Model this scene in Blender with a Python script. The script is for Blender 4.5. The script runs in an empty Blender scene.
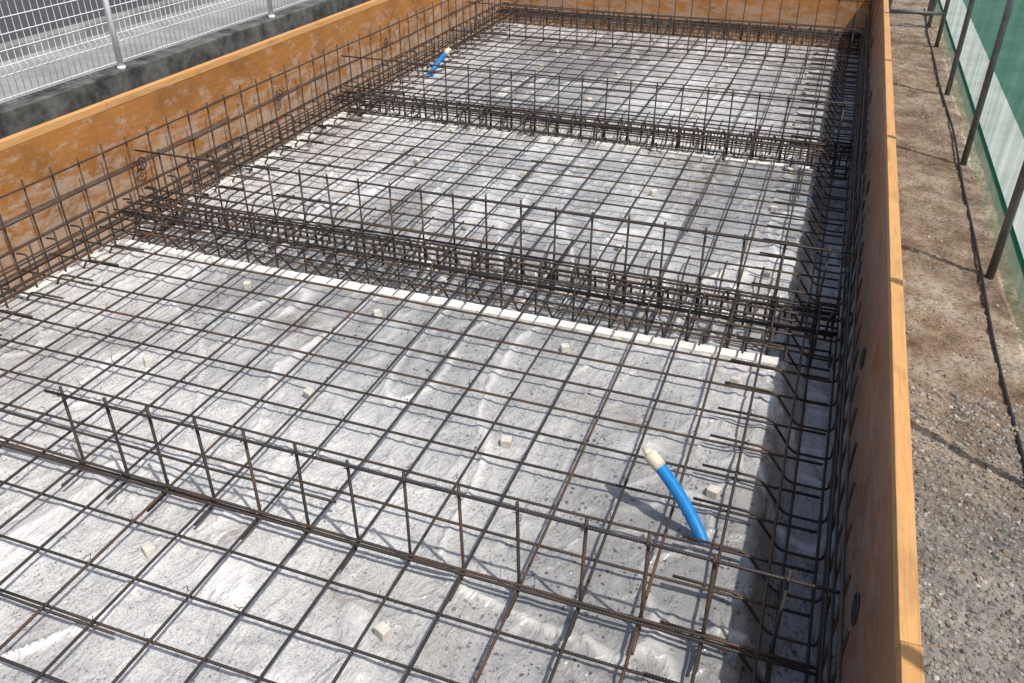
import bpy, math, random
import numpy as np
from mathutils import Vector, Matrix
random.seed(7); rng=np.random.default_rng(7)
S=bpy.context.scene
COL=S.collection

# ------------------------------------------------------------ helpers
def link(o,parent=None):
    COL.objects.link(o)
    if parent: o.parent=parent
    return o
def empty(name):
    return link(bpy.data.objects.new(name,None))
def mesh_obj(name,verts,faces,mat=None,parent=None,smooth=False,attrs=None):
    me=bpy.data.meshes.new(name)
    me.from_pydata([tuple(v) for v in verts],[],faces)
    me.update()
    if attrs:
        for k,a in attrs.items():
            at=me.attributes.new(k,'FLOAT','POINT')
            at.data.foreach_set('value',np.asarray(a,dtype=np.float32))
    if smooth:
        me.polygons.foreach_set('use_smooth',[True]*len(me.polygons))
    if mat: me.materials.append(mat)
    return link(bpy.data.objects.new(name,me),parent)
def box(name,x0,x1,y0,y1,z0,z1,mat,parent=None,bev=0.0):
    v=[(x,y,z) for x in(x0,x1) for y in(y0,y1) for z in(z0,z1)]
    f=[(0,1,3,2),(4,6,7,5),(0,4,5,1),(2,3,7,6),(0,2,6,4),(1,5,7,3)]
    o=mesh_obj(name,v,f,mat,parent)
    if bev>0:
        m=o.modifiers.new('b','BEVEL'); m.width=bev; m.segments=2
    return o

class Acc:
    def __init__(s): s.v=[];s.f=[];s.al=[];s.rn=[]
    def tube(s,pts,r,n=6,closed=False,cap=True):
        P=[Vector(p) for p in pts]; m=len(P)
        base=len(s.v); rn=random.random(); L=random.random()*3
        t0=(P[1]-P[0]).normalized()
        ref=Vector((0,0,1)) if abs(t0.z)<.9 else Vector((1,0,0))
        u=t0.cross(ref).normalized()
        for i in range(m):
            if closed: t=(P[(i+1)%m]-P[i-1])
            elif i==0: t=P[1]-P[0]
            elif i==m-1: t=P[-1]-P[-2]
            else: t=(P[i+1]-P[i]).normalized()+(P[i]-P[i-1]).normalized()
            if t.length<1e-9: t=Vector((0,0,1))
            t.normalize()
            u=(u-t*u.dot(t))
            if u.length<1e-6: u=t.orthogonal()
            u.normalize(); w=t.cross(u)
            if i>0: L+=(P[i]-P[i-1]).length
            rr=r[i] if isinstance(r,(list,tuple)) else r
            for k in range(n):
                a=2*math.pi*k/n
                s.v.append(tuple(P[i]+u*(rr*math.cos(a))+w*(rr*math.sin(a))))
                s.al.append(L); s.rn.append(rn)
        q=m if closed else m-1
        for i in range(q):
            j=(i+1)%m
            for k in range(n):
                k2=(k+1)%n
                s.f.append((base+i*n+k,base+i*n+k2,base+j*n+k2,base+j*n+k))
        if cap and not closed:
            s.f.append(tuple(base+k for k in range(n))[::-1])
            s.f.append(tuple(base+(m-1)*n+k for k in range(n)))
    def obj(s,name,mat,parent=None,smooth=True):
        return mesh_obj(name,s.v,s.f,mat,parent,smooth,{'along':s.al,'rnd':s.rn})

def wob(p0,p1,step=.3,amp=.0025,seedphase=None):
    p0=Vector(p0);p1=Vector(p1);d=p1-p0;L=d.length;n=max(2,int(L/step)+1)
    a=random.random()*6;b=random.random()*6;c=random.uniform(1.2,2.2);e=random.uniform(1.2,2.2)
    t=d.normalized(); s1=t.orthogonal().normalized(); s2=t.cross(s1)
    out=[]
    for i in range(n):
        q=i/(n-1); l=q*L
        out.append(p0+d*q+s1*(amp*math.sin(a+l*c)+random.gauss(0,amp*.2))+s2*(amp*math.sin(b+l*e)*.8))
    return out
def bendpath(pts,rad=.03,k=3):
    P=[Vector(p) for p in pts]; out=[P[0]]
    for i in range(1,len(P)-1):
        a=(P[i-1]-P[i]); b=(P[i+1]-P[i]); r=min(rad,a.length*.45,b.length*.45)
        A=P[i]+a.normalized()*r; B=P[i]+b.normalized()*r
        for j in range(k+1):
            t=j/k
            out.append(A*(1-t)**2+P[i]*2*t*(1-t)+B*t*t)
    out.append(P[-1]); return out

# value noise
_T={}
def vnoise(x,y,seed=0):
    if seed not in _T: _T[seed]=np.random.default_rng(seed).random((256,256))
    T=_T[seed]
    xi=np.floor(x).astype(int); yi=np.floor(y).astype(int)
    fx=x-xi; fy=y-yi; fx=fx*fx*(3-2*fx); fy=fy*fy*(3-2*fy)
    g=lambda a,b:T[a%256,b%256]
    return (g(xi,yi)*(1-fx)+g(xi+1,yi)*fx)*(1-fy)+(g(xi,yi+1)*(1-fx)+g(xi+1,yi+1)*fx)*fy
def sstep(a,b,x):
    t=np.clip((x-a)/(b-a),0,1); return t*t*(3-2*t)

# ------------------------------------------------------------ node helper
class M:
    def __init__(s,name):
        s.m=bpy.data.materials.new(name); s.m.use_nodes=True
        s.t=s.m.node_tree; s.n=s.t.nodes; s.l=s.t.links
        s.b=s.n['Principled BSDF']; s.out=s.n['Material Output']
    def N(s,typ,ins=None,**kw):
        n=s.n.new(typ)
        for k,v in kw.items(): setattr(n,k,v)
        if ins:
            for k,v in ins.items(): s.set(n.inputs[k],v)
        return n
    def set(s,inp,v):
        if isinstance(v,bpy.types.NodeSocket): s.l.new(v,inp)
        else: inp.default_value=v
    def attr(s,k): return s.N('ShaderNodeAttribute',attribute_name=k).outputs['Fac']
    def coord(s,scale=(1,1,1),kind='Object'):
        c=s.N('ShaderNodeTexCoord'); mp=s.N('ShaderNodeMapping',{'Vector':c.outputs[kind],'Scale':scale})
        return mp.outputs[0]
    def noise(s,vec,scale,detail=3,rough=.55,dist=0):
        n=s.N('ShaderNodeTexNoise',{'Vector':vec,'Scale':scale,'Detail':float(min(detail,4)),'Roughness':rough,'Distortion':dist})
        return n.outputs['Fac']
    def ramp(s,fac,stops):
        r=s.N('ShaderNodeValToRGB',{'Fac':fac}); e=r.color_ramp.elements
        while len(e)<len(stops): e.new(.5)
        for i,(p,c) in enumerate(stops):
            e[i].position=p; e[i].color=(c[0],c[1],c[2],1) if not isinstance(c,(int,float)) else (c,c,c,1)
        return r.outputs[0]
    def mix(s,fac,a,b,mode='MIX'):
        n=s.N('ShaderNodeMix',data_type='RGBA',blend_type=mode)
        s.set(n.inputs[0],fac)
        for i,v in((6,a),(7,b)):
            if isinstance(v,tuple) and len(v)==3: v=(*v,1)
            s.set(n.inputs[i],v)
        return n.outputs[2]
    def math(s,op,a,b=0.0,c=None):
        n=s.N('ShaderNodeMath',operation=op); s.set(n.inputs[0],a); s.set(n.inputs[1],b)
        if c is not None: s.set(n.inputs[2],c)
        return n.outputs[0]
    def bump(s,h,strength=.4,dist=.01,normal=None):
        n=s.N('ShaderNodeBump',{'Height':h,'Strength':strength,'Distance':dist})
        if normal: s.l.new(normal,n.inputs['Normal'])
        return n.outputs[0]
    def fin(s,color=None,rough=None,normal=None,metal=None,spec=None):
        for k,v in(('Base Color',color),('Roughness',rough),('Normal',normal),('Metallic',metal),('Specular IOR Level',spec)):
            if v is not None:
                if isinstance(v,tuple) and len(v)==3: v=(*v,1)
                s.set(s.b.inputs[k],v)
        return s.m

# ------------------------------------------------------------ materials
def mat_rebar():
    m=M('rebar_steel'); al=m.attr('along'); rn=m.attr('rnd')
    n=m.noise(m.coord(),9,3,.65)
    f=m.math('ADD',m.math('MULTIPLY',rn,.35),m.math('MULTIPLY',n,.8))
    c=m.ramp(f,[(.35,(.030,.027,.026)),(.62,(.052,.040,.034)),(.80,(.105,.058,.033)),(.96,(.20,.09,.04))])
    w=m.math('SINE',m.math('MULTIPLY',al,2*math.pi/.0095))
    w=m.math('MAXIMUM',w,0.0)
    c=m.mix(m.math('MULTIPLY',w,.25),c,(.16,.145,.13))
    return m.fin(c,.5,m.bump(w,.7,.002),.4)
REBAR=mat_rebar()
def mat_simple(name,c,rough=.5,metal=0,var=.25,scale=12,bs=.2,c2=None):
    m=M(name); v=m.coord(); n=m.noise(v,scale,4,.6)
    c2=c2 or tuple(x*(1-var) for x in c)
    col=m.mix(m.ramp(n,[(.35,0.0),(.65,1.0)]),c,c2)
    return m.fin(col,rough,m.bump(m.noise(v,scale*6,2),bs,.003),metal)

def mat_liner():
    m=M('vapor_barrier_film'); v=m.coord(); cr=m.attr('crease'); milk=m.attr('milk')
    mid=m.noise(v,7,4,.7,.8); fine=m.noise(v,120,2,.7)
    f=m.math('ADD',m.math('MULTIPLY',milk,.65),m.math('MULTIPLY',mid,.35))
    base=m.ramp(f,[(.32,(.26,.257,.25)),(.46,(.395,.392,.382)),(.62,(.585,.58,.565))])
    base=m.mix(m.ramp(fine,[(.36,.5),(.52,0.0)]),base,(.19,.188,.185))
    vv2=m.mix(.012,v,m.N('ShaderNodeTexNoise',{'Vector':v,'Scale':70.0,'Detail':1.0}).outputs['Color'])
    def specks(scale,th,loc):
        vm=m.N('ShaderNodeMapping',{'Vector':vv2,'Location':loc}).outputs[0]
        vo=m.N('ShaderNodeTexVoronoi',{'Vector':vm,'Scale':scale,'Randomness':1.0})
        sep=m.N('ShaderNodeSeparateColor',{'Color':vo.outputs['Color']})
        rad=m.math('MULTIPLY',m.math('POWER',sep.outputs[0],3.2),th)
        return m.ramp(m.math('SUBTRACT',rad,vo.outputs['Distance']),[(.0,0.0),(.08,1.0)])
    mk=m.ramp(mid,[(.40,1.0),(.60,.05)])
    mk2=m.ramp(milk,[(.35,1.0),(.60,.10)])
    s1=specks(52.,.50,(3.1,2.2,0)); s2=specks(115.,.62,(9.2,6.1,0))
    c=m.mix(m.math('MULTIPLY',m.math('MULTIPLY',s1,mk2),.85),base,(.045,.045,.047))
    c=m.mix(m.math('MULTIPLY',m.math('MULTIPLY',s2,mk),.75),c,(.07,.07,.07))
    c=m.mix(m.math('MULTIPLY',cr,.8),c,(.74,.735,.72))
    c=m.mix(m.math('MULTIPLY',m.attr('mud'),m.ramp(mid,[(.42,0.0),(.6,.75)])),c,(.17,.13,.09))
    wr2=m.noise(m.coord((1,.55,1)),22,3,.6,1.4)
    wr3=m.math('ABSOLUTE',m.math('SUBTRACT',m.noise(m.coord((1,.5,1)),8,3,.5,1.8),.5))
    nb=m.bump(m.math('ADD',m.math('ADD',m.math('MULTIPLY',wr2,.8),m.math('MULTIPLY',wr3,-2.6)),m.math('MULTIPLY',fine,.10)),.8,.011)
    m.b.inputs['Coat Weight'].default_value=.8; m.b.inputs['Coat Roughness'].default_value=.12
    m.fin(c,.42,nb,0,.5); m.l.new(nb,m.b.inputs['Coat Normal'])
    return m.m
LINER=mat_liner()

def mat_ply(name,c1,c2,axis='y',dirt=.5):
    m=M(name); oi=m.N('ShaderNodeObjectInfo').outputs['Random']
    sc=(3,.35,5) if axis=='y' else (.35,3,5)
    v=m.coord(sc); vo=m.coord()
    g=m.noise(v,9,4,.65,.7); b=m.noise(vo,2.2,4,.65)
    c=m.mix(m.ramp(g,[(.3,0.0),(.7,1.0)]),c1,c2)
    c=m.mix(m.math('MULTIPLY',oi,.35),c,tuple(x*.62 for x in c1))
    c=m.mix(m.ramp(b,[(.42,0.0),(.72,.75)]),c,tuple(x*.42 for x in c1))
    z=m.N('ShaderNodeSeparateXYZ',{'Vector':vo}).outputs['Z']
    low=m.N('ShaderNodeMapRange',{'Value':z,'From Min':.62,'From Max':.0,'To Min':0.0,'To Max':1.0}).outputs[0]
    sc2=m.noise(m.coord((1,1,2.2) ),6,4,.8,.4)
    d=m.math('MULTIPLY',m.ramp(m.math('ADD',m.math('MULTIPLY',low,.24),sc2),[(.55,0.0),(.74,1.0)]),dirt)
    c=m.mix(d,c,(.50,.43,.36))
    sp=m.noise(vo,45,2,.7)
    c=m.mix(m.ramp(sp,[(.62,0.0),(.70,.6)]),c,(.13,.07,.03))
    return m.fin(c,m.ramp(g,[(.3,.4),(.7,.6)]),m.bump(g,.15,.003))
PLY=mat_ply('orange_coated_plywood',(.48,.205,.048),(.37,.15,.036),dirt=.6)
PLYR=mat_ply('brown_coated_plywood',(.48,.22,.105),(.32,.13,.058),dirt=.35)
PLYX=mat_ply('orange_coated_plywood_back',(.60,.24,.045),(.48,.18,.035),axis='x')
def mat_batten(name,c1,c2,axis='y'):
    m=M(name); s=(22,.9,22) if axis=='y' else (.9,22,22)
    g=m.noise(m.coord(s),3.2,4,.65,.6); k=m.noise(m.coord((4,1.2,4)),3,4)
    oi=m.N('ShaderNodeObjectInfo').outputs['Random']
    c=m.ramp(g,[(.3,c2),(.5,c1),(.72,tuple(x*.7 for x in c1))])
    c=m.mix(m.ramp(k,[(.55,0.0),(.75,.6)]),c,tuple(x*.4 for x in c1))
    c=m.mix(m.math('MULTIPLY',oi,.3),c,(.38,.17,.05))
    return m.fin(c,.6,m.bump(g,.4,.003))
BAT=mat_batten('raw_pine_batten',(.64,.35,.13),(.50,.22,.065))
BATX=mat_batten('raw_pine_batten_x',(.62,.33,.12),(.48,.22,.07),'x')
CONC=mat_simple('weathered_concrete',(.27,.27,.26),.85,0,.45,5,.5)
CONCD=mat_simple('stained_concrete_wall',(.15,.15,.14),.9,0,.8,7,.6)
ASPH=mat_simple('asphalt',(.065,.065,.068),.9,0,.35,30,.6)
CONCL=mat_simple('light_concrete',(.31,.31,.305),.8,0,.35,3,.3)
CONCW=mat_simple('white_concrete',(.60,.60,.58),.8,0,.2,3,.3)
WHITE=mat_simple('white_coated_steel',(.80,.81,.82),.4,0,.08,6,.02)
GALV=mat_simple('galvanized_pipe',(.22,.225,.23),.42,.6,.4,14,.1)
FOAM=mat_simple('cream_foam',(.80,.78,.71),.8,0,.25,20,.4)
BLOCK=mat_simple('mortar_block',(.62,.59,.52),.85,0,.25,30,.3)
BLUE=mat_simple('blue_plastic',(.012,.235,.60),.38,0,.2,20,.05)
TAPE=mat_simple('cream_tape',(.70,.64,.49),.6,0,.25,30,.2)
BLACKP=mat_simple('black_plastic',(.02,.02,.022),.5,0,.2,20,.05)
HOSE=mat_simple('dark_rubber',(.03,.03,.035),.6,0,.2,20,.05)

# ------------------------------------------------------------ dims
XL,XR=-4.13,.372
YB,YF=10.78,-.9
ZT=.70; D=.13
# ------------------------------------------------------------ vapor barrier (with footing trenches)
def ridge(n,th,p=2):
    r=1-np.abs(n*2-1); return np.clip((r-th)/(1-th),0,1)**p
def liner_all(X,Y):
    sl=.12
    def ditch(d0,d1,c): return sstep(d0,d0+sl,c)*(1-sstep(d1-sl,d1,c))
    wj=(vnoise(X*2,Y*2,5)-.5)*.05+(vnoise(X*9,Y*9,15)-.5)*.025
    t=np.maximum.reduce([sstep(.03,.16,X+wj),1-sstep(-4.0,-3.86,X+wj),
        ditch(3.60,4.28,Y+wj*.5),ditch(6.3,6.9,Y+wj*.5),sstep(10.25,10.4,Y),1-sstep(-.5,-.35,Y)])
    z=-D*t
    m=vnoise(X*.9,Y*.9,6)
    warp=vnoise(X*1.5,Y*1.5,1)*2.4
    r1=ridge(vnoise(X*4.2+warp,Y*1.1+warp*.4,2),.78)
    r2=ridge(vnoise(X*3.1+Y*1.6,Y*2.6-X*1.2+vnoise(X*3,Y*3,8),3),.82)
    r3=ridge(vnoise(X*8+vnoise(X*5,Y*5,12)*1.5,Y*5+vnoise(X*6,Y*6,11)*2,4),.74)
    r4=ridge(vnoise(X*7+warp*1.5,Y*2.2+warp,19),.82)
    side=np.maximum(sstep(-.35,.0,X),0)*1.0
    z=z+.024*r1*m+.017*r2*(1-m)*1.2+.008*r3*(1+side*1.5)+.010*r4+.012*(vnoise(X*3,Y*3,7)-.5)+.0045*(vnoise(X*14,Y*14,9)-.5)+.0015*(vnoise(X*30,Y*30,10)-.5)
    crease=np.clip(r1*sstep(.3,.65,m)*.9+r2*sstep(.35,.7,1-m)*.7+r3*.4*sstep(.4,.7,vnoise(X*1.7,Y*1.7,13))+r4*.5*sstep(.45,.7,vnoise(X*1.2,Y*1.2,20)),0,1)
    mk=.55*vnoise(X*.8+3,Y*.55,14)+.3*vnoise(X*2.1,Y*1.3,16)+.15*vnoise(X*6,Y*3,17)
    milk=np.clip(mk+.10*sstep(-1.,-3.5,X)-.10*sstep(-.9,-.1,X),0,1)
    mud=sstep(.80,.9,vnoise(X*1.3,Y*1.3,41))
    for (cx,cy,rr) in ((-1.22,1.66,.10),(-.83,2.98,.14),(-.5,2.95,.1),(-1.75,1.75,.12)):
        mud=np.maximum(mud,np.exp(-((X-cx)**2+(Y-cy)**2)/rr**2))
    return z,crease,milk,mud
def lz(x,y): return float(liner_all(np.array([x]),np.array([y]))[0][0])
def grid_obj(name,GX,GY,GZ,mat,attrs=None):
    ny,nx=GX.shape
    me=bpy.data.meshes.new(name); co=np.stack([GX,GY,GZ],-1).reshape(-1,3).astype(np.float32)
    idx=np.arange(nx*ny).reshape(ny,nx)
    q=np.stack([idx[:-1,:-1],idx[:-1,1:],idx[1:,1:],idx[1:,:-1]],-1).reshape(-1,4)
    me.vertices.add(len(co)); me.vertices.foreach_set('co',co.ravel())
    me.loops.add(q.size); me.loops.foreach_set('vertex_index',q.ravel().astype(np.int32))
    me.polygons.add(len(q)); me.polygons.foreach_set('loop_start',np.arange(0,q.size,4,dtype=np.int32))
    try: me.polygons.foreach_set('loop_total',np.full(len(q),4,dtype=np.int32))
    except Exception: pass
    me.update(calc_edges=True); me.validate()
    me.polygons.foreach_set('use_smooth',np.ones(len(me.polygons),dtype=bool))
    for k,a in (attrs or {}).items():
        at=me.attributes.new(k,'FLOAT','POINT'); at.data.foreach_set('value',a.ravel().astype(np.float32))
    me.materials.append(mat); return link(bpy.data.objects.new(name,me))
nx=int((XR-XL)/.0125)
gx=np.linspace(XL-.002,XR+.002,nx)
gy=np.concatenate([np.arange(YF,.8,.05),np.arange(.8,4.5,.0125),np.arange(4.5,YB,.025),[YB]])
GX,GY=np.meshgrid(gx,gy); GZ,CR,MK,MU=liner_all(GX,GY)
grid_obj('vapor_barrier_sheet',GX,GY,GZ,LINER,{'crease':CR,'milk':MK,'mud':MU})

# ------------------------------------------------------------ rebar
R=.0056
xs=[-.24+.2*k for k in range(-18,3)]
mat_=Acc(); ZTr,ZLo=.055,.069
for x in xs:
    if x>.1: continue
    x+=random.uniform(-.010,.010); z=ZLo
    cut=random.uniform(4.0,9)
    mat_.tube(wob((x,YF+.15,z),(x+random.uniform(-.010,.010),cut+.25,z)),R)
    mat_.tube(wob((x+.014,cut-.25,z),(x+.014+random.uniform(-.010,.010),YB-.12,z)),R)
ys=[1.83+.2*k for k in range(-13,45)]
for y in ys:
    y0=y+random.uniform(-.010,.010)
    cut=random.uniform(-3.2,-1.6)
    if random.random()<.7:
        mat_.tube(wob((-4.02,y0,ZTr),(.26,y0+random.uniform(-.010,.010),ZTr)),R)
    else:
        mat_.tube(wob((-4.02,y0,ZTr),(cut+.25,y0+random.uniform(-.010,.010),ZTr)),R)
        mat_.tube(wob((cut-.25,y0+.014,ZTr),(.26,y0+.014+random.uniform(-.010,.010),ZTr)),R)
for y in ys:
    if y>7: continue
    for x in xs:
        if random.random()<.5:
            a=random.random()*6.28; c=Vector((x,y,ZLo+.006))
            d=Vector((math.cos(a),math.sin(a),0))
            mat_.tube([c-d*.012-Vector((0,0,.01)),c+Vector((0,0,.004)),c+d*.012-Vector((0,0,.006))],.0012,4)
            mat_.tube([c,c+d.orthogonal()*.012+Vector((0,0,.006)),c+Vector((random.uniform(-.02,.02),random.uniform(-.02,.02),random.uniform(.012,.026)))],.0014,4)
mat_.obj('rebar_slab_mat',REBAR)
ZB=-D+.05
def side_cage(name,sx,X,Xi,top):
    A=Acc(); y=YF+.13
    while y<YB-.1:
        yj=y+random.uniform(-.010,.010); tj=top+random.uniform(-.012,.012)
        xe=Xi-sx*.30
        pts=[(xe,yj,ZTr+.015),(Xi-sx*.08,yj,ZTr+.012),(Xi+sx*.03,yj,ZB),(X,yj,ZB),(X+random.uniform(-.005,.005),yj,tj)]
        A.tube(bendpath(pts,.03),R)
        y+=.2
    for z in (top-.035,top-.2,.16,.07):
        A.tube(wob((X-sx*.013,YF+.1,z),(X-sx*.013,5.1,z),amp=.004),R)
        A.tube(wob((X-sx*.026,4.6,z),(X-sx*.02,YB-.1,z),amp=.004),R)
    for z,xx in ((.085,Xi),(ZB+.012,Xi+sx*.05),(ZB+.012,X-sx*.02)):
        A.tube(wob((xx,YF+.1,z),(xx,YB-.1,z),amp=.004),R)
    if sx<0:
        for z,xx in ((.09,(X+Xi)/2),(.088,Xi+.06),(.2,Xi),(.1,Xi-.05)):
            A.tube(wob((xx,YF+.1,z),(xx,YB-.1,z),amp=.004),R)
        y=YF+.23
        while y<YB-.1:
            y2=y+random.uniform(-.02,.02)
            A.tube(bendpath([(X+.012,y2,.15),(X+.012,y2,ZB),(Xi,y2,ZB),(Xi,y2,.22),(Xi-.07,y2,.215)],.02),R); y+=.2
    return A.obj(name,REBAR)
side_cage('rebar_edge_beam_cage',1,.305,.12,.47)
side_cage('rebar_edge_beam_cage',-1,-4.05,-3.82,.50)

def cross_beam(name,Yt,Yn,top,x0=-4.02,x1=.27,deep=True):
    A=Acc(); zb=ZB if deep else .04
    for k in range(-19,3):
        x=-.24+.2*k+random.uniform(-.008,.008)
        if x<x0 or x>x1+.02: continue
        tj=top+random.uniform(-.008,.012)
        foot=[(x,Yt-.12,zb+.005),(x,Yt,zb+.005),(x+random.uniform(-.007,.007),Yt+random.uniform(-.006,.006),tj)]
        A.tube(bendpath(foot,.025),R*1.08)
        if deep:
            w=random.uniform(-.012,.012)
            loop=[(x+.012,Yt-.09,.12),(x+.012,Yn+.02+w,.125),(x+.012,Yn+w,.10),(x+.012,Yn+w,zb),(x+.012,Yt-.01,zb),(x+.012,Yt-.012,.11),(x+.02,Yt-.075,.085)]
            A.tube(bendpath(loop,.022),R)
            tr=[(x+.1,Yn-.22,ZTr+.02),(x+.1,Yn-.08,ZTr+.02),(x+.1,Yn+.03,zb),(x+.1,Yt+.05,zb),(x+.1,Yt+.2,ZTr+.02),(x+.1,Yt+.36,ZTr+.02)]
            A.tube(bendpath(tr,.03),R)
            for dx,dy in ((.05,.2),(.15,.13)):
                hy=Yt-dy+random.uniform(-.015,.015); hx=x+dx+random.uniform(-.015,.015)
                A.tube(bendpath([(hx,hy,.0),(hx,hy,.11),(hx+.012,hy+.02,.145),(hx+.024,hy+.04,.115),(hx+.024,hy+.04,.06)],.02),R*1.3)
        c=Vector((x,Yt-.008,top-.02))
        A.tube([c+Vector((-.012,-.006,-.01)),c+Vector((0,-.012,0)),c+Vector((.012,-.004,.012))],.0016,4)
        A.tube([c+Vector((-.012,-.006,.01)),c+Vector((0,-.014,0)),c+Vector((.012,-.006,-.012)),c+Vector((random.uniform(-.02,.02),-.03,random.uniform(-.02,.01)))],.0014,4)
    def hb(y,z,a=x0,b=x1):
        A.tube(wob((a,y,z),(b,y+random.uniform(-.006,.006),z),amp=.004),R*1.05)
    hb(Yt-.013,top-.02)
    if deep:
        for y in np.linspace(Yn,Yt,6): hb(y,.088+random.uniform(-.004,.004))
        for y in (Yn+.05,Yn+.17,Yt-.07): hb(y,.112)
        hb(Yn,zb+.012); hb(Yt-.02,zb+.012); hb(Yt-.18,zb+.012)
        hb(Yt-.013,.145)
    else:
        hb(Yt-.013,.085,x0-1.6); hb(Yt-.04,.085,x0-1.6)
        if Yt<3: hb(Yt+.13,.085,x0-1.6,-1.4)
    return A.obj(name,REBAR)
cross_beam('rebar_cross_beam_cage',1.83,1.6,.425,-2.5,.30,False)
cross_beam('rebar_cross_beam_cage',4.07,3.72,.42)
cross_beam('rebar_cross_beam_cage',6.66,6.38,.42)
cross_beam('rebar_cross_beam_cage',9.3,9.1,.42,-3.95,.27,False)
cross_beam('rebar_cross_beam_cage',10.66,10.4,.46)

# wheel spacers
W=Acc()
def wheel(x,y,z,r=.042):
    pts=[(x,y+r*math.cos(t),z+r*math.sin(t)) for t in np.linspace(0,2*math.pi,20,endpoint=False)]
    W.tube(pts,.0045,5,closed=True)
    pts=[(x,y+.013*math.cos(t),z+.013*math.sin(t)) for t in np.linspace(0,2*math.pi,10,endpoint=False)]
    W.tube(pts,.004,5,closed=True)
    for k in range(6):
        t=k*math.pi/3
        W.tube([(x,y+.012*math.cos(t),z+.012*math.sin(t)),(x,y+r*math.cos(t),z+r*math.sin(t))],.003,4)
for y in (.5,1.75,3.04,4.9,6.8,8.6): wheel(.326,y,.43)
for y,z in ((4.15,.27),(5.75,.29),(7.6,.3)): wheel(-4.085,y,z)
W.obj('wheel_spacers',BLACKP)

# mortar spacer blocks
import bmesh
bm=bmesh.new()
for y in (.6,1.57,2.56,3.33,4.49,5.44,6.15,7.35,8.3,8.95,9.9):
    for x in (-3.68,-2.76,-1.92,-.96,-.15):
        xx=x+random.uniform(-.04,.04); yy=y+random.uniform(-.03,.03)
        s=random.uniform(.9,1.1)
        mt=Matrix.Translation((xx,yy,lz(xx,yy)+.019))@Matrix.Rotation(random.uniform(-.7,.7),4,'Z')@Matrix.Rotation(random.uniform(-.15,.15),4,'X')@Matrix.Diagonal((.042*s,.034*s,.04*s,1))
        bmesh.ops.create_cube(bm,size=1,matrix=mt)
bmesh.ops.bevel(bm,geom=bm.edges[:],offset=.003,segments=1,affect='EDGES')
me=bpy.data.meshes.new('mortar_spacer_blocks'); bm.to_mesh(me); bm.free(); me.materials.append(BLOCK)
link(bpy.data.objects.new('mortar_spacer_blocks',me))

def strip(name,x0,x1,y0,y1,gap=0):
    alongx=(x1-x0)>(y1-y0); L=(x1-x0) if alongx else (y1-y0); Wd=(y1-y0) if alongx else (x1-x0)
    V=[];F=[]; n=int(L/.03); ph=random.random()*9
    for i in range(n+1):
        t=i*L/n
        o=.010*math.sin(t*1.7+ph)+random.uniform(-.002,.002); wd=Wd*(1+.15*math.sin(t*2.3+ph*2)+random.uniform(-.03,.03))
        zt=.024+.004*math.sin(t*3+ph)
        for (q,z) in ((-wd/2,-.01),(-wd/2,zt-.003),(-wd/2+.004,zt),(wd/2-.004,zt),(wd/2,zt-.003),(wd/2,-.01)):
            c=(y0+y1)/2+o+q if alongx else (x0+x1)/2+o+q
            V.append((x0+t,c,z) if alongx else (c,y0+t,z))
    for i in range(n):
        if gap and math.sin(i*.37+ph)+random.random()*.5>1.0-gap: continue
        for k in range(5):
            a=i*6+k; F.append((a,a+1,a+7,a+6) if alongx else (a,a+6,a+7,a+1))
    return V,F
FV=[];FF=[]
for args in ((-3.8,.03,3.525,3.59),(-3.86,-3.78,4.3,6.3,.1),(-3.87,-3.80,.2,3.4,.2),(-3.7,.0,6.245,6.29,.1)):
    v,f=strip('s',*args); b=len(FV); FV+=v; FF+=[tuple(i+b for i in q) for q in f]
mesh_obj('foam_edge_strip',FV,FF,FOAM)

# ------------------------------------------------------------ blue conduits
def conduit(p0,p1,p2,rad=.0225):
    e=empty('blue_conduit_pipe'); A=Acc(); P0,P1,P2=map(Vector,(p0,p1,p2))
    n=240; pts=[];rr=[]
    for i in range(n+1):
        t=i/n; pts.append(P0*(1-t)**2+P1*2*t*(1-t)+P2*t*t)
        rr.append(rad*(1+.06*math.sin(i*2*math.pi/5)))
    A.tube(pts,rr,14); A.obj('corrugated_tube',BLUE,e)
    d=(P2-P1).normalized(); B=Acc()
    a=P2-d*.035
    B.tube([a,a+d*.02,a+d*.05,a+d*.062,a+d*.068],[rad*1.1,rad*1.16,rad*1.2,rad*1.05,rad*.3],12)
    B.tube([a+d*.045,a+d*.055+Vector((.012,-.01,.004)),a+d*.055+Vector((.03,-.02,0))],[rad*.8,rad*.75,rad*.35],6)
    B.tube([a+d*.05,a+d*.06+Vector((-.012,.008,.004)),a+d*.062+Vector((-.026,.012,.008))],[rad*.8,rad*.7,rad*.3],6)
    B.obj('tape_cap',TAPE,e)
conduit((-.11,2.29,0.0),(-.19,2.31,.165),(-.33,2.37,.265))
conduit((-3.66,7.62,.0),(-3.63,7.76,.12),(-3.55,7.86,.21))

# ------------------------------------------------------------ formwork
def form_wall_y(x_in,sgn,mat,y0,y1):
    e=empty('plywood_formwork_wall'); th=.014; a=y0; i=0
    while a<y1-.01:
        b=min(a+1.8,y1)
        xa,xb=sorted((x_in,x_in+sgn*th))
        box('panel',xa,xb,a+.0015,b-.0015,-.26,ZT-.046,mat,e,.001)
        for yy in (a+.03,(a+b)/2,b-.05):
            xa,xb=sorted((x_in+sgn*(th+.001),x_in+sgn*(th+.026)))
            box('stud',xa,xb,yy-.02,yy+.02,-.2,ZT-.05,BAT,e,.002)
        a=b;i+=1
    a=y0
    for L in (2.35,2.6,3.0,3.4,3.):
        b=min(a+L,y1)
        if b<=a+.01: break
        j=random.uniform(-.002,.002)
        xa,xb=sorted((x_in-sgn*.002+j,x_in+sgn*.043+j))
        box('top_batten',xa,xb,a+.0015,b-.0015,ZT-.045,ZT+j*.5,BAT,e,.0025); a=b
    return e
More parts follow.
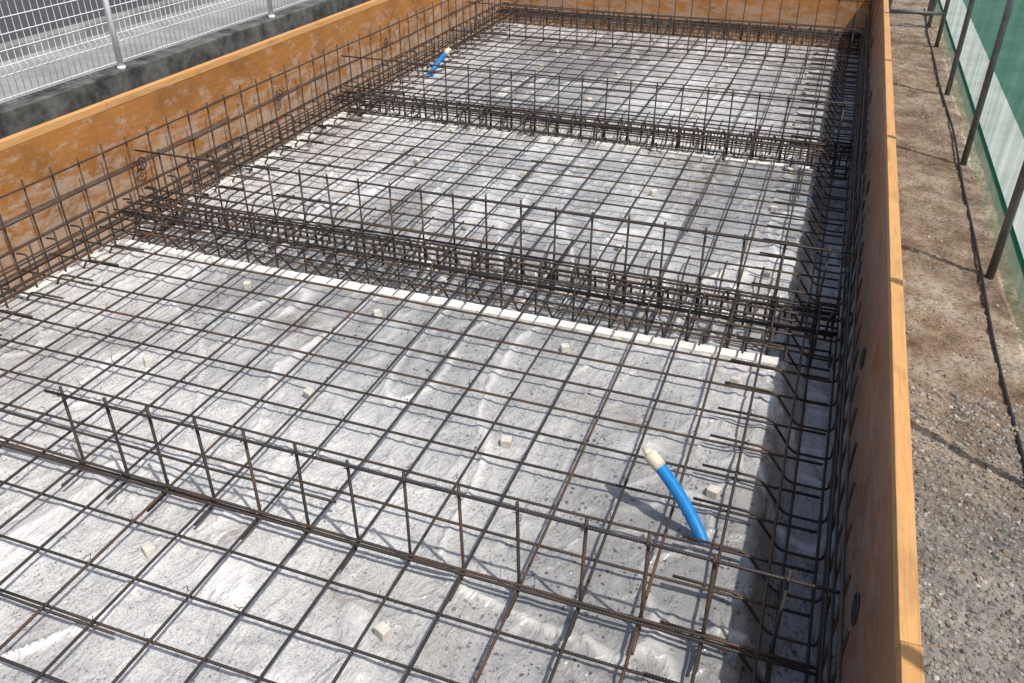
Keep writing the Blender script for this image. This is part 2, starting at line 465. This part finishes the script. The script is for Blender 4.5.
form_wall_y(XR,1,PLYR,YF-.02,YB+.02)
form_wall_y(XL,-1,PLY,YF-.02,YB+.02)
def form_wall_x(y_in,sgn):
    e=empty('plywood_formwork_wall'); a=XL+.001
    while a<XR-.01:
        b=min(a+1.8,XR-.001); ya,yb=sorted((y_in,y_in+sgn*.014))
        box('panel',a+.0015,b-.0015,ya,yb,-.26,ZT-.046,PLYX,e,.001); a=b
    ya,yb=sorted((y_in-sgn*.002,y_in+sgn*.043))
    box('top_batten',XL+.003,XR-.003,ya,yb,ZT-.045,ZT+.001,BATX,e,.0025)
form_wall_x(YB,1); form_wall_x(YF,-1)

# ------------------------------------------------------------ soil strip
def soil_h(X,Y):
    return .12+.035*(vnoise(X*2,Y*1.5,21)-.5)+.018*(vnoise(X*9,Y*9,22)-.5)+.010*(vnoise(X*30,Y*30,23)-.5)+.007*(vnoise(X*80,Y*80,24)-.5)
m=M('soil_and_gravel'); v=m.coord()
yy=m.N('ShaderNodeSeparateXYZ',{'Vector':v}).outputs['Y']
n1=m.noise(v,3.4,4,.7,.4); n2=m.noise(v,45,3,.7); n3=m.noise(v,170,2,.7)
br=m.ramp(n1,[(.34,(.17,.10,.055)),(.48,(.33,.225,.14)),(.64,(.52,.42,.32))])
gr=m.ramp(n1,[(.3,(.22,.20,.175)),(.7,(.42,.40,.365))])
f=m.N('ShaderNodeMapRange',{'Value':m.math('ADD',yy,m.math('MULTIPLY',n1,1.6)),'From Min':3.1,'From Max':4.0}).outputs[0]
c=m.mix(f,gr,br)
c=m.mix(m.ramp(n2,[(.36,.7),(.5,0.0)]),c,(.09,.065,.045))
c=m.mix(m.ramp(n3,[(.56,0.0),(.7,.6)]),c,(.58,.54,.48))
SOIL=m.fin(c,.95,m.bump(m.math('ADD',n2,m.math('MULTIPLY',n3,.5)),.8,.010))
gx=np.linspace(XR+.02,1.12,75); gy=np.concatenate([np.arange(-1.2,5,.011),np.arange(5,13.5,.03)])
GX,GY=np.meshgrid(gx,gy); grid_obj('gravel_path',GX,GY,soil_h(GX,GY),SOIL)
phi=(1+5**.5)/2
ico=np.array([(-1,phi,0),(1,phi,0),(-1,-phi,0),(1,-phi,0),(0,-1,phi),(0,1,phi),(0,-1,-phi),(0,1,-phi),(phi,0,-1),(phi,0,1),(-phi,0,-1),(-phi,0,1)])/1.9
icf=[(0,11,5),(0,5,1),(0,1,7),(0,7,10),(0,10,11),(1,5,9),(5,11,4),(11,10,2),(10,7,6),(7,1,8),(3,9,4),(3,4,2),(3,2,6),(3,6,8),(3,8,9),(4,9,5),(2,4,11),(6,2,10),(8,6,7),(9,8,1)]
V=[];F=[];RN=[]
def pebbles(N,xr,yr,smin,smax,power=2.5):
    X=rng.uniform(*xr,N); Y=rng.uniform(*yr,N); Z=soil_h(X,Y)
    for i in range(N):
        s=smin+(smax-smin)*rng.random()**power
        k=ico*(1+rng.uniform(-.22,.22,(12,1)))*np.array([s,s*rng.uniform(.6,1),s*rng.uniform(.45,.75)])
        a=rng.random()*6.28; ca,sa=math.cos(a),math.sin(a)
        b=len(V)
        for p in k: V.append((X[i]+p[0]*ca-p[1]*sa,Y[i]+p[0]*sa+p[1]*ca,Z[i]+p[2]+s*.15))
        F.extend([(b+i_,b+j,b+l) for i_,j,l in icf]); r=rng.random(); RN.extend([r]*12)
pebbles(9500,(.40,1.08),(.9,3.4),.003,.0125,2.2)
pebbles(5500,(.40,1.08),(2.8,12.5),.003,.011,3.5)
m=M('pebble'); rn=m.attr('rnd')
c=m.ramp(rn,[(0,(.14,.13,.12)),(.3,(.32,.305,.275)),(.6,(.44,.41,.36)),(.85,(.33,.24,.16)),(1,(.68,.65,.61))])
PEB=m.fin(c,.85)
mesh_obj('gravel_stones',V,F,PEB,None,False,{'rnd':RN})
H=Acc(); pts=[]
for i in range(160):
    y=.3+i*.075; x=.965+.012*math.sin(y*1.1)+.006*math.sin(y*2.7+1)
    pts.append((x,y,.136+.006*math.sin(y*1.3)))
H.tube(pts,.008,8); H.obj('rubber_hose',HOSE)

# ------------------------------------------------------------ ground
GRD=mat_simple('ground_soil',(.22,.19,.15),.95,0,.3,2,.5)
B=400; x0,x1,y0,y1=XL-.05,XR+.06,YF-.08,YB+.08; zg=.06
v=[(-B,-B,zg),(B,-B,zg),(B,B,zg),(-B,B,zg),(x0,y0,zg),(x1,y0,zg),(x1,y1,zg),(x0,y1,zg),
   (x0,y0,-.35),(x1,y0,-.35),(x1,y1,-.35),(x0,y1,-.35)]
f=[(0,1,5,4),(1,2,6,5),(2,3,7,6),(3,0,4,7),(4,5,9,8),(5,6,10,9),(6,7,11,10),(7,4,8,11),(8,9,10,11)]
mesh_obj('ground',v,f,GRD)

# ------------------------------------------------------------ right: net fence and neighbour's paving
e=empty('green_net_fence')
m=M('green_net'); fold=m.noise(m.coord((1,3,.25)),2,2)
tr=m.N('ShaderNodeBsdfTransparent'); df=m.N('ShaderNodeBsdfDiffuse',{'Color':(.008,.17,.10,1)}); tl=m.N('ShaderNodeBsdfTranslucent',{'Color':(.01,.22,.13,1)})
mx=m.N('ShaderNodeMixShader',{0:.45}); m.l.new(df.outputs[0],mx.inputs[1]); m.l.new(tl.outputs[0],mx.inputs[2])
op=m.ramp(fold,[(.35,.30),(.65,.55)])
my=m.N('ShaderNodeMixShader',{0:op}); m.l.new(tr.outputs[0],my.inputs[1]); m.l.new(mx.outputs[0],my.inputs[2])
m.l.new(my.outputs[0],m.out.inputs['Surface']); NET=m.m
gy=np.linspace(-1.5,13,400); gz=np.linspace(.13,1.72,30)
GY,GZ=np.meshgrid(gy,gz)
sag=np.abs(np.sin(np.pi*(GY-4.64)/1.8))
GXn=1.05+.035*sag*(vnoise(GY*2,GZ*2,31))+.02*(vnoise(GY*7,GZ*2.0,32)-.5)
o=grid_obj('net',GXn,GY,GZ,NET); o.parent=e
A=Acc()
for k in range(-3,5):
    y=4.64+1.8*k
    A.tube([(1.005,y,.02),(1.005,y,1.95)],.0215,14)
A.tube(wob((1.05,-1.5,1.7),(1.05,13,1.7),step=1,amp=.003),.0215,8)
A.obj('pipe_posts',GALV,e)
mesh_obj('concrete_gutter',[(1.22,-3,.09),(1.5,-3,.09),(1.5,30,.09),(1.22,30,.09)],[(0,1,2,3)],CONCW)
GREENP=mat_simple('green_painted_paving',(.09,.17,.13),.8,0,.3,3,.2)
mesh_obj('paved_yard',[(1.5,-6,.085),(14,-6,.085),(14,40,.085),(1.5,40,.085)],[(0,1,2,3)],GREENP)
e=empty('pipe_barrier'); A=Acc()
for x in(.52,.98): A.tube([(x,11.1,.05),(x,11.1,.6)],.0215,12)
for z in(.28,.5): A.tube([(.45,11.06,z),(1.1,11.06,z+.01)],.0215,12)
A.obj('pipes',GALV,e)

# ------------------------------------------------------------ left: retaining wall, fence, road
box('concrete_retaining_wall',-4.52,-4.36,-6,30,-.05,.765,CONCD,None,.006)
mesh_obj('concrete_apron',[(-5.9,-6,.60),(-4.52,-6,.60),(-4.52,30,.60),(-5.9,30,.60)],[(0,1,2,3)],CONCL)
mesh_obj('asphalt_road',[(-11.5,-30,.595),(-6.02,-30,.595),(-6.02,60,.595),(-11.5,60,.595)],[(0,1,2,3)],ASPH)
box('concrete_kerb',-6.02,-5.9,-6,30,.5,.70,CONC,None,.01)
e=empty('white_mesh_fence'); A=Acc(); FX=-4.43
for k in range(-4,6):
    y=4.5+1.75*k
    A.tube([(FX+.028,y,.74),(FX+.028,y,1.75)],.018,10)
    A.tube([(FX+.028,y,.765),(FX+.028,y,.785)],.028,10)
A.obj('posts',WHITE,e)
A=Acc(); y=-2.6
while y<14:
    A.tube([(FX,y,.80),(FX,y,.93),(FX+.022,y,.955),(FX,y,.98),(FX,y,1.32),(FX+.022,y,1.345),(FX,y,1.37),(FX,y,1.7)],.0026,5); y+=.05
for z in (.81,.93,.98,1.06,1.145,1.23,1.32,1.37,1.45,1.53,1.69):
    A.tube([(FX+.004,-2.6,z),(FX+.004,14,z)],.003,5)
A.obj('wire_mesh',WHITE,e)

# ------------------------------------------------------------ light, sky, camera
el=math.radians(60); sd=Vector((.86,-.5,0)).normalized()*math.cos(el)+Vector((0,0,math.sin(el)))
L=bpy.data.lights.new('sun','SUN'); L.energy=4.2; L.angle=math.radians(.6); L.color=(1,.95,.88)
lo=link(bpy.data.objects.new('sun',L)); lo.rotation_euler=sd.to_track_quat('Z','Y').to_euler(); lo.location=(5,-5,10)
w=bpy.data.worlds.new('World'); S.world=w; w.use_nodes=True
nt=w.node_tree; bg=nt.nodes['Background']; sk=nt.nodes.new('ShaderNodeTexSky'); sk.sky_type='NISHITA'; sk.sun_disc=False
sk.sun_elevation=el; sk.sun_rotation=math.atan2(sd.x,sd.y); sk.dust_density=3.0
nt.links.new(sk.outputs[0],bg.inputs[0]); bg.inputs[1].default_value=.14
cd=bpy.data.cameras.new('camera'); cam=link(bpy.data.objects.new('camera',cd)); cd.lens=850/1024*36; cd.sensor_width=36
cd.clip_start=.05; cd.clip_end=1500
cam.location=(0,0,2.22); cam.rotation_euler=(math.radians(58),0,math.radians(20.1)); S.camera=cam
S.view_settings.view_transform='Standard'; S.view_settings.look='None'; S.view_settings.exposure=0
